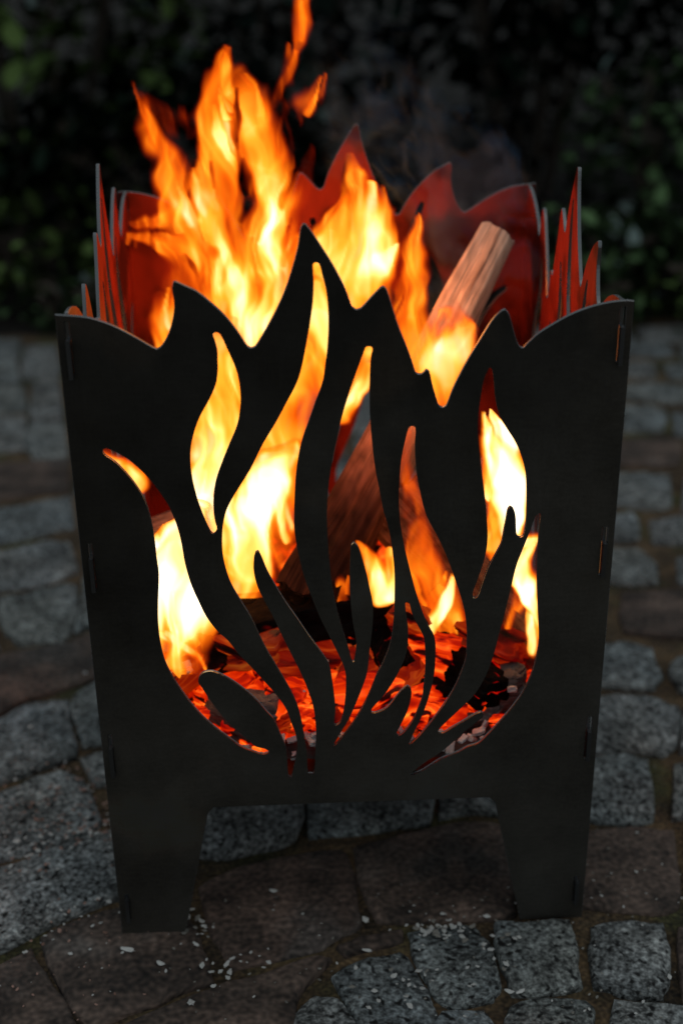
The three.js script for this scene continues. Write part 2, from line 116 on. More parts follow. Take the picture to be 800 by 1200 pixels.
const flames = [
  { depth: -.06, gain: 0.76, streak: 1.3, tongues: [[[-.11,.4258,.0386,.85],[-.0995,.4813,.0424,.85],[-.1031,.5275,.0357,.9],[-.0993,.572,.0263,.82],[-.0999,.6151,.0173,.75],[-.0952,.6499,.0135,.7],[-.0867,.6769,.0098,.6],[-.0807,.7009,.0028,.5]], [[-.0709,.4409,.0346,.9],[-.0595,.4997,.0331,.95],[-.0549,.5451,.0237,1.2],[-.0593,.5856,.0204,1.15],[-.0658,.6215,.0187,.8],[-.0709,.6528,.0142,.62],[-.0735,.6754,.0084,.5]], [[-.0523,.4918,.0023,.5],[-.0543,.5188,.0067,1.35],[-.0571,.5452,.0074,1.5],[-.0584,.5711,.0059,1.3],[-.0631,.6001,.0029,.7]], [[-.0853,.5898,.0015,.4],[-.0879,.6113,.0043,1],[-.0911,.6325,.0036,.95],[-.0927,.6567,.0014,.5]], [[-.1157,.565,.0059,1.3],[-.1176,.5833,.0044,1.1],[-.1179,.6012,.0022,.8]], [[-.0772,.4729,.0023,.5],[-.0847,.508,.006,1.2],[-.0953,.5348,.0059,1.15],[-.0995,.5683,.0022,.6]], [[-.0794,.653,.0014,.4],[-.0816,.6667,.0064,.9],[-.0829,.6836,.0056,.82],[-.083,.6969,.0021,.6]], [[-.0614,.6249,.0014,.4],[-.063,.6389,.0029,.85],[-.065,.6596,.0021,.75],[-.0673,.6732,.0014,.6]], [[-.1183,.5466,.0295,.85],[-.1308,.5814,.0189,.78],[-.1408,.6145,.0122,.72],[-.1518,.6399,.0085,.7],[-.1617,.6675,.0028,.6]], [[-.1471,.6563,.0071,.15],[-.1302,.645,.0121,.2],[-.1056,.6418,.0128,.32]], [[-.1099,.5649,.0191,.78],[-.1353,.5669,.011,.72],[-.1539,.5629,.0066,.66],[-.1726,.5574,.0037,.5]], [[-.1161,.5202,.0224,.85],[-.1373,.5373,.0104,.8],[-.1608,.5483,.0059,.7],[-.1756,.5471,.0037,.55],[-.1778,.5382,.0022,.4]], [[-.0531,.6156,.0101,.42],[-.0358,.6404,.0107,.28],[-.0183,.6567,.0092,.46],[-.0045,.6768,.0028,.55]], [[-.0229,.643,.0036,.7],[-.0111,.6606,.0035,.7],[-.0045,.6755,.0014,.5]], [[-.0499,.6456,.0057,.2],[-.0407,.666,.0042,.3],[-.0332,.6814,.0028,.35],[-.0279,.6973,.0021,.5]], [[-.1142,.5904,.0044,.5],[-.1099,.6153,.0029,.45],[-.1116,.6363,.0014,.2]], [[-.0468,.589,.0044,.7],[-.0426,.6068,.0029,.5],[-.0449,.6246,.0014,.2]], [[-.1288,.5542,.0037,1.1],[-.1296,.5763,.0029,.9],[-.1335,.5944,.0014,.4]], [[-.0364,.5706,.0044,.5],[-.0344,.5887,.0029,.35]], [[-.0856,.6428,.0028,1],[-.0888,.6634,.0021,.8]], [[-.0595,.5415,.003,1.5],[-.0498,.5635,.0022,1.1],[-.0463,.5817,.0015,.5]], [[-.038,.6153,.0072,.3],[-.0288,.6347,.005,.3]], [[-.1237,.4543,.0367,.75],[-.0695,.4766,.0349,.75],[-.038,.5146,.0285,.85],[-.0285,.5371,.0089,.7]], [[-.1486,.447,.0092,.9],[-.1518,.4669,.0106,.65],[-.1533,.4889,.006,.45]], [[-.143,.4508,.0038,1.2],[-.1455,.4707,.0038,1],[-.1416,.494,.0023,.7]], [[-.044,.5619,.0132,.4],[-.0287,.5835,.0066,.2],[-.023,.61,.0051,.18]], [[-.0742,.5773,.0022,-.5],[-.0765,.5918,.0058,-.6],[-.0772,.6075,.0022,-.3]], [[-.107,.5366,.0074,-.45],[-.1141,.5428,.0044,-.3]], [[-.0774,.5553,.0029,-.3],[-.0715,.5714,.0044,-.4],[-.0653,.58,.0022,-.2]], [[-.1274,.4937,.0038,-.5],[-.1164,.4755,.0068,-.5],[-.102,.4617,.0046,-.3]], [[-.0465,.5767,.0037,-.4],[-.0422,.5961,.0029,-.3]], [[-.0811,.6182,.0014,-.3],[-.0783,.6322,.0029,-.4],[-.0789,.6496,.0021,-.4],[-.0754,.6645,.0014,-.3]], [[-.1184,.6048,.0022,-.4],[-.1219,.5834,.0036,-.5],[-.1203,.5614,.0022,-.2]], [[-.1016,.5829,.0022,-.3],[-.1037,.5974,.0022,-.35],[-.1022,.6116,.0014,-.2]], [[-.1137,.4972,.0023,-.3],[-.1218,.5127,.0037,-.4],[-.1298,.5281,.003,-.3]], [[-.0451,.5261,.003,-.4],[-.0401,.5448,.0044,-.4],[-.0382,.5596,.0029,-.3]], [[-.0667,.5454,.0022,-.3],[-.0704,.5267,.003,-.35],[-.0682,.5076,.0015,-.2]]] },
  { depth: -.06, gain: 0.9, warp: .45, tongues: [[[-.0275,.6866,.0014,.5],[-.0243,.7012,.0049,.8],[-.0225,.717,.0069,.75],[-.022,.7352,.0062,.6],[-.021,.7492,.0041,.5]], [[-.0236,.7025,.0028,1],[-.0224,.719,.0035,.95],[-.0228,.7319,.0021,.6]]] },
  { depth: -.02, gain: 0.78, streak: 1.3, tongues: [[[-.0107,.4371,.0284,.9],[-.0059,.5023,.0263,1],[.0111,.5242,.0261,1.1],[.0201,.5568,.0186,1.15],[.0174,.5854,.0141,1.1],[.0204,.6028,.0091,.85],[.0156,.6215,.0028,.6]], [[.0315,.5274,.0159,1.3],[.0351,.5744,.0085,1],[.0323,.5963,.0042,.8]], [[.0344,.52,.0145,1.2],[.0452,.5461,.0029,.9]], [[.0231,.4596,.0163,.9],[.0299,.5014,.0146,1.2],[.0358,.531,.0101,1.1]], [[-.0309,.5215,.0217,.95],[-.0028,.5609,.0128,1],[.0075,.5821,.0057,.8]]] },
  { depth: .05, gain: 0.86, streak: 1.3, tongues: [[[.0859,.429,.01,.7],[.0862,.4515,.024,.8],[.0939,.4844,.0209,1.1],[.1027,.4951,.0097,1.1],[.0919,.5068,.0083,.8]], [[.0648,.4669,.0154,.75],[.0532,.5035,.0138,.75],[.0544,.5282,.0116,.8],[.0623,.5558,.0095,.8],[.0627,.5762,.0054,.65],[.0606,.5869,.002,.5]], [[.0996,.4807,.0153,1.2],[.1076,.4913,.0063,1.1]]] },
  { depth: .04, gain: 0.85, tongues: [[[-.1037,.2946,.015,1.4],[-.1141,.3364,.0222,1.9],[-.1105,.3765,.0262,1.3],[-.1001,.4229,.03,1.2],[-.094,.4604,.024,1],[-.0939,.4897,.007,.6]]] },
  { depth: .11, gain: 0.84, tongues: [[[-.1301,.212,.0073,.9],[-.1312,.2418,.0232,1.35],[-.1361,.2793,.0328,2.1],[-.1403,.3117,.0282,2.3],[-.132,.3429,.0153,2],[-.1232,.3619,.0069,1.5]], [[-.172,.3967,.0109,1.1],[-.1791,.4088,.0081,1.4],[-.1891,.4179,.0054,.7]]] },
  { depth: .14, gain: 0.95, tongues: [[[-.1571,.2592,.0035,1.5],[-.1378,.2437,.0049,1.5],[-.1156,.2245,.0021,1]], [[-.1507,.2192,.0043,1.1],[-.1441,.2439,.0056,1.5],[-.1421,.2643,.0042,1.5]], [[-.1195,.2179,.0029,.9],[-.1262,.2012,.0022,.6]]] },
  { depth: .09, gain: 0.95, tongues: [[[-.0882,.2108,.0045,1.8],[-.0924,.2162,.0015,1.4]]] },
  { depth: .06, gain: 0.8, tongues: [[[-.0885,.2537,.0075,.9],[-.0913,.2919,.0192,1.3],[-.0845,.3448,.0261,2.3],[-.0591,.3663,.0187,1.6],[-.0385,.3829,.0129,1.3]], [[-.0752,.2872,.0052,1.5],[-.0692,.3282,.0044,1.5],[-.0579,.3599,.0072,1.4]], [[-.0484,.3153,.0044,1.5],[-.0529,.3358,.0044,1.4],[-.0595,.356,.0058,1.2]], [[-.0837,.2621,.0165,.7],[-.0593,.3197,.0249,.7],[-.0509,.3518,.0217,.75]]] },
  { depth: -.01, gain: 0.85, tongues: [[[-.0666,.3369,.0277,.75],[-.0497,.386,.0317,.85],[-.0259,.4332,.0327,.95],[-.0161,.4792,.0263,.95],[-.0125,.5165,.0086,.7]]] },
  { depth: -.03, gain: 0.95, tongues: [[[.0079,.3845,.0092,.9],[.0158,.4088,.0107,1.2],[.0236,.4327,.0106,1],[.0289,.4562,.0075,.5]]] },
  { depth: .1, gain: 0.95, tongues: [[[.0305,.2759,.0094,.9],[.0269,.2982,.0072,1.2],[.0176,.321,.0021,.8]], [[.0377,.2798,.0072,1],[.0419,.3082,.0036,.9]], [[.0067,.209,.003,.6],[-.0003,.2436,.0081,.65],[-.0043,.273,.0094,.8],[.0002,.2877,.0065,.7]]] },
  { depth: .1, gain: 0.95, tongues: [[[.0673,.241,.0081,1.3],[.0787,.26,.0073,1.3],[.0904,.2927,.0022,1.1]]] },
  { depth: .12, gain: 0.95, tongues: [[[.0984,.2238,.0044,2],[.0981,.2374,.0014,1.4]]] },
  { depth: .085, gain: 0.95, tongues: [[[.0573,.3441,.0064,.4],[.054,.387,.0063,.5],[.0572,.4172,.0035,.3]], [[.0869,.2315,.0194,.6],[.0824,.2699,.0162,.55],[.0685,.3116,.0116,.5],[.0587,.344,.0057,.35]], [[.102,.2266,.006,.8],[.094,.2484,.0059,.65],[.0848,.2614,.003,.3]], [[.0654,.2705,.0037,.7],[.0621,.2955,.0036,.6],[.0575,.3201,.0022,.4]]] },
  { depth: .1, gain: 0.95, tongues: [[[.035,.186,.0037,.8],[.0305,.2037,.006,.7],[.0261,.2212,.0022,.4]], [[.086,.1928,.006,.7],[.0916,.21,.0059,.6],[.0927,.2273,.0022,.3]], [[.0707,.2108,.0037,.8],[.0741,.228,.003,.5]], [[.1285,.1822,.006,.9],[.1382,.2039,.006,.8],[.1432,.2254,.003,.5]], [[.1553,.19,.0045,1.1],[.1618,.2117,.0045,1],[.1639,.2289,.0022,.5]], [[.1442,.2382,.0044,.8],[.1478,.2575,.0037,.7],[.1425,.276,.0015,.3]], [[-.0403,.2238,.0029,.7],[-.0443,.2393,.0022,.4]], [[.0539,.2525,.0022,.9],[.0509,.266,.0022,.7]]] },
  { depth: .11, gain: 0.95, tongues: [[[.1414,.3139,.0021,1.5],[.1388,.3417,.0091,2.2],[.1347,.3727,.0166,2.8],[.1284,.4068,.0137,2.6],[.1206,.4305,.0061,1.8],[.1174,.4437,.0013,1.2]], [[.1132,.3696,.0035,1.1],[.1137,.396,.0041,.7],[.1175,.4219,.0054,.8]], [[.1283,.3223,.0085,.7],[.1224,.3461,.0084,.8],[.1174,.3695,.0056,.6]]] },
  { depth: .12, gain: 0.85, tongues: [[[.1636,.2239,.0036,1.3],[.16,.2659,.0065,1.7],[.1528,.2947,.0085,1.9],[.1488,.3188,.0077,1.8],[.1537,.3344,.0042,1.4],[.1452,.3363,.0049,1.9]], [[.1536,.2785,.0036,1.5],[.1469,.299,.0043,1.5],[.1419,.3151,.0028,1.2]]] },
  { depth: .02, gain: 0.95, tongues: [[[.1524,.1954,.0072,.4],[.153,.2181,.0039,.5]], [[.1404,.2586,.0109,.55],[.143,.2932,.0123,.5]]] },
];

// ---------------------------------------------------------------- helpers
let seed = 7;
const rnd = () => { seed = (seed + 0x6d2b79f5) | 0; let t = Math.imul(seed ^ (seed >>> 15), 1 | seed); t = (t + Math.imul(t ^ (t >>> 7), 61 | t)) ^ t; return ((t ^ (t >>> 14)) >>> 0) / 4294967296; };
const between = (a, b) => a + (b - a) * rnd();
const { clamp, lerp, smoothstep } = THREE.MathUtils;
const perlin = new ImprovedNoise();
const noise = (x, y = 0, z = 0) => perlin.noise(x + 91.3, y + 37.7, z + 11.1);
const fbm = (x, y, z, n = 4) => { let s = 0, a = 0.5; for (let i = 0; i < n; i++) { s += a * noise(x, y, z); x *= 2.03; y *= 2.03; z *= 2.03; a *= 0.5; } return s; };
const used = {};
const numbered = (name) => { const k = used[name] = (used[name] ?? -1) + 1; return k ? `${name}_${String(k).padStart(3, '0')}` : name; };
function tag(o, label, category, group, kind) {
  if (label) o.userData.label = label;
  if (category) o.userData.category = category;
  if (group) o.userData.group = group;
  if (kind) o.userData.kind = kind;
  return o;
}
function mesh(name, geometry, material, parent = scene) {
  const m = new THREE.Mesh(geometry, material); m.name = numbered(name); m.castShadow = m.receiveShadow = true; parent.add(m);
  return m;
}
function thing(name, x = 0, y = 0, z = 0, turn = 0) {
  const g = new THREE.Group(); g.name = numbered(name); g.position.set(x, y, z); g.rotation.y = turn; scene.add(g);
  return g;
}
function texture(size, paint, srgb = false, repeat = 1) {      // paint(u, v) -> [r, g, b] in 0..1; noise made to wrap by blending
  const data = new Uint8Array(size * size * 4);
  for (let j = 0; j < size; j++) for (let i = 0; i < size; i++) {
    const c = paint(i / size, j / size), o = (j * size + i) * 4;
    for (let k = 0; k < 3; k++) data[o + k] = clamp(c[k], 0, 1) * 255;
    data[o + 3] = 255;
  }
  const t = new THREE.DataTexture(data, size, size); t.magFilter = THREE.LinearFilter; t.minFilter = THREE.LinearFilter;
  t.wrapS = t.wrapT = THREE.MirroredRepeatWrapping; t.repeat.set(repeat, repeat);
  if (srgb) t.colorSpace = THREE.SRGBColorSpace;
  t.needsUpdate = true;
  return t;
}
const grey = (v) => [v, v, v];
const mixed = (a, b, t) => a.map((x, i) => lerp(x, b[i], t));

// a closed outline through all points, rounded where it bends gently, sharp where it turns hard
function smoothLoop(pts, parts = 3, closed = true) {
  const n = pts.length, out = [], at = (i) => pts[(i + n) % n];
  const dir = (a, b) => { const x = b[0] - a[0], y = b[1] - a[1], l = Math.hypot(x, y) || 1; return [x / l, y / l]; };
  const sharp = pts.map((p, i) => { const a = dir(at(i - 1), p), b = dir(p, at(i + 1)); return a[0] * b[0] + a[1] * b[1] < 0.62 || (!closed && (i === 0 || i === n - 1)); });
  for (let i = 0; i < (closed ? n : n - 1); i++) {
    const p0 = at(i - 1), p1 = at(i), p2 = at(i + 1), p3 = at(i + 2), l = Math.hypot(p2[0] - p1[0], p2[1] - p1[1]);
    const ta = sharp[i] ? dir(p1, p2) : dir(p0, p2), tb = sharp[(i + 1) % n] ? dir(p1, p2) : dir(p1, p3);
    for (let k = 0; k < parts; k++) {
      const t = k / parts, a = 2 * t ** 3 - 3 * t * t + 1, b = t ** 3 - 2 * t * t + t, c = 1 - a, d = t ** 3 - t * t;
      out.push(new THREE.Vector2(a * p1[0] + b * l * ta[0] + c * p2[0] + d * l * tb[0], a * p1[1] + b * l * ta[1] + c * p2[1] + d * l * tb[1]));
    }
  }
  if (!closed) out.push(new THREE.Vector2(...pts[n - 1]));
  return out;
}

// ---------------------------------------------------------------- materials
const graniteMap = texture(1024, (u, v) => {
  const x = u * 512, y = v * 512, blotch = fbm(x / 60, y / 60, 3, 4), grain = noise(x / 4.4, y / 4.4, 1), fine = noise(x / 2, y / 2, 9), dark = noise(x / 6.5, y / 6.5, 22);
  const patch = noise(x / 12, y / 12, 70);
  let c = 0.53 + blotch * 0.36 + grain * 0.36 + fine * 0.22 + patch * 0.22;
  if (dark > 0.26) c -= (dark - 0.26) * 1.5;
  const warm = 0.5 + 0.5 * fbm(x / 90, y / 90, 40, 3);
  return [c * (0.94 + 0.1 * warm), c * 1.0, c * (1.06 - 0.1 * warm)];
}, true);
const graniteBump = texture(1024, (u, v) => { const x = u * 512, y = v * 512; return grey(0.5 + 0.5 * fbm(x / 28, y / 28, 5, 5) + 0.07 * noise(x / 2.4, y / 2.4, 8)); });
const brickMap = texture(512, (u, v) => {
  const x = u * 300, y = v * 300, b = fbm(x / 26, y / 26, 13, 5), g = noise(x / 3, y / 3, 2) + 0.6 * Math.max(0, noise(x / 5, y / 5, 61) - 0.25), worn = fbm(x / 70, y / 70, 30, 4);
  const c = 0.5 + b * 0.5 + g * 0.26, k = smoothstep(worn, 0.02, 0.3);
  return mixed([c * 1.0, c * 0.88, c * 0.82], [c * 0.95, c * 0.98, c], k * 0.6);
}, true);
const soilMap = texture(512, (u, v) => {
  const x = u * 300, y = v * 300, b = fbm(x / 30, y / 30, 53, 5), g = noise(x / 1.8, y / 1.8, 2), moss = smoothstep(fbm(x / 55, y / 55, 80, 4), 0, 0.3);
  const c = 0.36 + b * 0.35 + g * 0.22;
  return mixed([c, c * 0.84, c * 0.66], [c * 0.72, c * 0.85, c * 0.5], moss * 0.6);
}, true);
const soilBump = texture(512, (u, v) => grey(0.5 + 0.7 * fbm(u * 60, v * 60, 3, 5)));
const granites = [[0.37, 0.405, 0.4], [0.32, 0.352, 0.355], [0.405, 0.42, 0.41], [0.35, 0.375, 0.36]].map((c) => new THREE.MeshStandardMaterial({ name: 'granite', color: new THREE.Color().setRGB(...c.map((x) => x * 1.5)), map: graniteMap, bumpMap: graniteBump, bumpScale: 0.0065, roughness: 0.88 }));
const bricks = [[0.26, 0.228, 0.21], [0.2, 0.184, 0.172], [0.235, 0.216, 0.2]].map((c) => new THREE.MeshStandardMaterial({ name: 'brick', color: new THREE.Color().setRGB(...c.map((x) => x * 1.5)), map: brickMap, bumpMap: soilBump, bumpScale: 0.003, roughness: 0.85 }));
const soil = new THREE.MeshStandardMaterial({ name: 'soil', color: new THREE.Color(0.72, 0.68, 0.58), map: soilMap, bumpMap: soilBump, bumpScale: 0.006, roughness: 1 });

const steelRough = texture(512, (u, v) => grey(0.52 + 0.3 * fbm(u * 9, v * 9, 1, 5) + 0.06 * noise(u * 160, v * 12, 4)));
const steelMap = texture(1024, (u, v) => {                      // mill scale, painted reflection gradient darker towards upper left, rubbed and rusty places
  const a = 0.8 + 0.6 * fbm(u * 9, v * 9, 66, 5) + 0.1 * noise(u * 70, v * 260, 3) + 0.12 * noise(u * 300, v * 300, 4), paintedGradient = smoothstep(v + 0.35 * fbm(u * 3.5, v * 3, 99, 4) - 0.55 * u + 0.15, 0.22, 0.75), rub = smoothstep(fbm(u * 6, v * 5, 31, 5), 0.12, 0.34);
  const c = a * (1 - 0.62 * paintedGradient) * (1 + 0.5 * rub);
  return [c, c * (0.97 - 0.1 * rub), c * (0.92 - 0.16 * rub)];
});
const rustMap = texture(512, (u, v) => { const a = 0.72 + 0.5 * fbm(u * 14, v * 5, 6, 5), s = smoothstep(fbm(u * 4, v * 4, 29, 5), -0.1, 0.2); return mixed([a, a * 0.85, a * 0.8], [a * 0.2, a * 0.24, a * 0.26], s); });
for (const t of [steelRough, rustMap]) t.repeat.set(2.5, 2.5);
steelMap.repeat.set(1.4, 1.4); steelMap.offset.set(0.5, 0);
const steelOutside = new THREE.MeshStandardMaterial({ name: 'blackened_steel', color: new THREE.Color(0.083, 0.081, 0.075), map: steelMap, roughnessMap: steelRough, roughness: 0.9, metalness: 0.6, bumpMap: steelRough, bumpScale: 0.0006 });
const steelInside = new THREE.MeshPhysicalMaterial({ name: 'red_glow_steel', specularIntensity: 0.12, color: new THREE.Color(0.25, 0.032, 0.018), map: rustMap, roughnessMap: steelRough, roughness: 1, metalness: 0 });  // firelight glow on the inner faces painted in as a red base colour
const steelEdge = new THREE.MeshStandardMaterial({ name: 'cut_steel', color: new THREE.Color(0.19, 0.2, 0.21), roughness: 0.5, metalness: 0.8, roughnessMap: steelRough });

// ---------------------------------------------------------------- pavement
const pavement = tag(mesh('pavement', (() => {
  const g = new THREE.PlaneGeometry(40, 40, 1, 1).rotateX(-Math.PI / 2), p = g.attributes.position, uv = g.attributes.uv;
  for (let i = 0; i < p.count; i++) uv.setXY(i, p.getX(i) * 1.7, p.getZ(i) * 1.7);
  return g.translate(0, -0.0055, 0);
})(), soil), 'dark soil and moss filling the joints of the stone paving', null, null, 'structure');

function stoneGeometry(outline, kind) {
  const loop = smoothLoop(outline, 3), area = THREE.ShapeUtils.area(loop), n = loop.length;
  let cx = 0, cz = 0; for (const p of loop) { cx += p.x / n; cz += p.y / n; }
  for (const p of loop) { const d = Math.hypot(p.x - cx, p.y - cz), k = 1 + 0.0022 / d; p.x = cx + (p.x - cx) * k; p.y = cz + (p.y - cz) * k; }
  if (area > 0) loop.reverse();
  const shift = [between(-3, 3), between(-3, 3)], spin = kind ? 0 : between(0, 6), lift = kind ? between(-0.002, 0.001) : between(-0.002, 0.003), tilt = [between(-0.025, 0.025), between(-0.025, 0.025)];
  const rough = kind ? 0.0009 : 0.0032, rings = [[1.012, -0.04], [1.005, -0.0065], [0.992, -0.0035], [0.972, -0.0012], [0.92, 0.0003], [0.72, 0.0013], [0.48, 0.0018], [0.24, 0.002]];
  const pos = [], uv = [], index = [], at = (x, z, y, edge) => {
    const wob = edge ? 0.0028 * noise(x * 55, z * 55, 3) + 0.003 * noise(x * 22, z * 22, 8) : 0;
    const px = x + wob * (x - cx > 0 ? 1 : -1), pz = z + wob * (z - cz > 0 ? 1 : -1);
    const h = y < -0.02 ? y : y + lift + tilt[0] * (x - cx) + tilt[1] * (z - cz) + rough * fbm(x * 26 + shift[0], z * 26, shift[1], 4) * 2;
    pos.push(px, h, pz);
    const far = 1 + Math.max(0, -y) * 1.2 / Math.max(0.01, Math.hypot(x - cx, z - cz)), dx = (x - cx) * far, dz = (z - cz) * far, c = Math.cos(spin), s = Math.sin(spin);
    uv.push((dx * c - dz * s) * 2 + shift[0], (dx * s + dz * c) * 2 + shift[1] );
  };
  rings.forEach(([k, y], r) => loop.forEach((p) => at(cx + (p.x - cx) * k, cz + (p.y - cz) * k, y, r < 5)));
  at(cx, cz, 0.002, false);
  for (let r = 0; r < rings.length - 1; r++) for (let i = 0; i < n; i++) { const a = r * n + i, b = r * n + (i + 1) % n; index.push(a, a + n, b, b, a + n, b + n); }
  const last = (rings.length - 1) * n, mid = rings.length * n;
  for (let i = 0; i < n; i++) index.push(last + i, mid, last + (i + 1) % n);
  const g = new THREE.BufferGeometry();
  g.setAttribute('position', new THREE.Float32BufferAttribute(pos, 3)); g.setAttribute('uv', new THREE.Float32BufferAttribute(uv, 2)); g.setIndex(index); g.computeVertexNormals();
  return g;
}
const placedStones = [...graniteOutlines, ...brickOutlines];
graniteOutlines.forEach((o) => mesh('cobblestone', stoneGeometry(o, 0), granites[Math.floor(rnd() * 4)], pavement));
brickOutlines.forEach((o) => mesh('paving_brick', stoneGeometry(o, 1), bricks[Math.floor(rnd() * 3)], pavement));
const inside = (x, z, poly) => { let c = false; for (let i = 0, j = poly.length - 1; i < poly.length; j = i++) { const [a, b] = poly[i], [d, e] = poly[j]; if ((b > z) !== (e > z) && x < ((d - a) * (z - b)) / (e - b) + a) c = !c; } return c; };
for (let row = 0; row < 19; row++) {                            // the courses that run on around the ones seen
  let x = -1.3 + between(-0.1, 0); const z0 = -1.46 + row * 0.105, hgt = 0.092;
  while (x < 1.3) {
    const w = between(0.08, 0.15), q = [[x, z0], [x + w * 0.5, z0 - 0.003], [x + w, z0], [x + w + 0.002, z0 + hgt * 0.5], [x + w, z0 + hgt], [x + w * 0.5, z0 + hgt + 0.003], [x, z0 + hgt], [x - 0.002, z0 + hgt * 0.5]].map(([a, b]) => [a + between(-0.006, 0.006), b + between(-0.006, 0.006)]);
    const pad = q.map(([a, b]) => [x + w / 2 + (a - x - w / 2) * 0.94, z0 + hgt / 2 + (b - z0 - hgt / 2) * 0.94]);
    const clash = placedStones.some((s) => pad.some(([a, b]) => inside(a, b, s)) || s.some(([a, b]) => inside(a, b, pad)) || inside(x + w / 2, z0 + hgt / 2, s));
    if (!clash) { const b = rnd() < 0.2; mesh(b ? 'paving_brick' : 'cobblestone', stoneGeometry(q, b ? 1 : 0), b ? bricks[Math.floor(rnd() * 3)] : granites[Math.floor(rnd() * 4)], pavement); }
    x += w + between(0.012, 0.02);
  }
}

// ---------------------------------------------------------------- fire basket
const basket = tag(thing('fire_basket'), 'black steel fire basket cut into flame shapes standing on cobblestones', 'fire basket');
const THICK = 0.003, FRONT = 0.198;
const slotRows = [[0.512, 0.552], [0.341, 0.381], [0.17, 0.21], [0.018, 0.046]];
function panelGeometry(wide, slotted) {
  const top = smoothLoop(topEdge, 3, false).map((p) => new THREE.Vector2(p.x * wide, p.y));
  const legs = [[0.2, 0], [0.1455, 0], [0.119, 0.128], [0.114, 0.1335], [-0.114, 0.1335], [-0.119, 0.128], [-0.1455, 0], [-0.2, 0]].map(([x, y]) => new THREE.Vector2(x * wide, y));
  const shape = new THREE.Shape([...top, ...legs]);
  for (const pts of Object.values(openings)) shape.holes.push(new THREE.Path(smoothLoop(pts, 3).map((p) => new THREE.Vector2(p.x * wide, p.y))));
  if (slotted) for (const [y0, y1] of slotRows) for (const s of [-1, 1]) shape.holes.push(new THREE.Path([[0.1905, y0], [0.1948, y0], [0.1948, y1], [0.1905, y1]].map(([x, y]) => new THREE.Vector2(s * x, y))));
  const g = new THREE.ExtrudeGeometry(shape, { depth: THICK - 0.0008, bevelEnabled: true, bevelSize: 0.0004, bevelOffset: -0.0004, bevelThickness: 0.0004, bevelSegments: 1, curveSegments: 4 });
  g.translate(0, 0, -THICK + 0.0004);
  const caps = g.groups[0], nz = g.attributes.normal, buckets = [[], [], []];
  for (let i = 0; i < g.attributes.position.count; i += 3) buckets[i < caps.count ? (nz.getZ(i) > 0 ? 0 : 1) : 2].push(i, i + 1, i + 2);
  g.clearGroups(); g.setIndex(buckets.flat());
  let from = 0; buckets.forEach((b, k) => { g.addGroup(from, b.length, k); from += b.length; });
  return g;
}
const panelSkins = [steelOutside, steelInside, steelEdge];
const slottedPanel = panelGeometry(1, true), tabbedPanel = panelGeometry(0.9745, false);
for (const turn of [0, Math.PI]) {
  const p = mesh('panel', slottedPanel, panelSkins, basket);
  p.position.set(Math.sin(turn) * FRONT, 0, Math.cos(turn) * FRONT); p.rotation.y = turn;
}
const tabSteel = steelEdge.clone(); tabSteel.color.setRGB(0.075, 0.078, 0.082); tabSteel.roughness = 0.8;
const tabGeometry = (h) => new THREE.BoxGeometry(0.0078, h, THICK);
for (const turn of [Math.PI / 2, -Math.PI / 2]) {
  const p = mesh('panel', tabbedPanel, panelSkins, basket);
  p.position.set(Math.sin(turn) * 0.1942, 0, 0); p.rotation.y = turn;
  slotRows.forEach(([y0, y1], k) => { for (const s of [-1, 1]) {
    const h = k === 3 ? 0.024 : 0.028, tab = mesh('tab', tabGeometry(h), tabSteel, p);
    tab.position.set(s * (0.1947 + 0.0035), y0 + h / 2 - (k === 0 ? 0.002 : 0.0005), -THICK / 2);
  } });
}
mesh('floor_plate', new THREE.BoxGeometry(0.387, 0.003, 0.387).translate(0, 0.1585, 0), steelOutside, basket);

// ---------------------------------------------------------------- embers
const emberGlow = texture(512, (u, v) => {
  const n = fbm(u * 6, v * 6, 5, 3), crack = 1 - Math.abs(noise(u * 13 + n, v * 13, 21)) * 5, cold = smoothstep(fbm(u * 7, v * 7, 71, 4), 0.05, 0.24);
  const h = clamp(0.68 + n * 1.1 + Math.max(0, crack) * 0.22, 0, 1.5) * (1 - 0.93 * cold);
  return [0.72 * h ** 1.5, 0.008 * h + 0.06 * h ** 5, 0.002 * h + 0.004 * h ** 5];
});
const charGlow = texture(512, (u, v) => {
  const n = fbm(u * 6, v * 6, 45, 4), c = Math.max(0, 1 - Math.abs(noise(u * 9 + n * 0.6, v * 5, 31)) * 16), m = smoothstep(fbm(u * 3, v * 3, 8, 3), 0.1, 0.34), h = c * m * smoothstep(fbm(u * 24, v * 24, 12, 3), -0.12, 0.2);
  return [h * 0.9, h * h * 0.09, h * h * 0.01];
});
const charMap = texture(512, (u, v) => { const n = fbm(u * 12, v * 12, 33, 5), a = smoothstep(fbm(u * 5, v * 5, 90, 5), 0.18, 0.4); return mixed(grey(0.16 + n * 0.2), [0.85, 0.83, 0.82], a * 0.7); });
const charBump = texture(512, (u, v) => { const n = fbm(u * 16, v * 16, 60, 5); return grey(0.5 + n * 0.6 - Math.max(0, 0.35 - Math.abs(noise(u * 14, v * 6, 77)) * 4)); });
const emberHot = new THREE.MeshPhysicalMaterial({ name: 'ember', color: new THREE.Color(0.1, 0.09, 0.085), map: charMap, specularIntensity: 0.1, emissive: new THREE.Color(1, 1, 1), emissiveMap: emberGlow, emissiveIntensity: 1.6, bumpMap: charBump, bumpScale: 0.0015, roughness: 1 });
const emberWarm = emberHot.clone(); emberWarm.emissiveIntensity = 0.5;
const emberDead = new THREE.MeshStandardMaterial({ name: 'ash', color: new THREE.Color(0.75, 0.72, 0.7), map: charMap, bumpMap: charBump, bumpScale: 0.004, roughness: 1 });
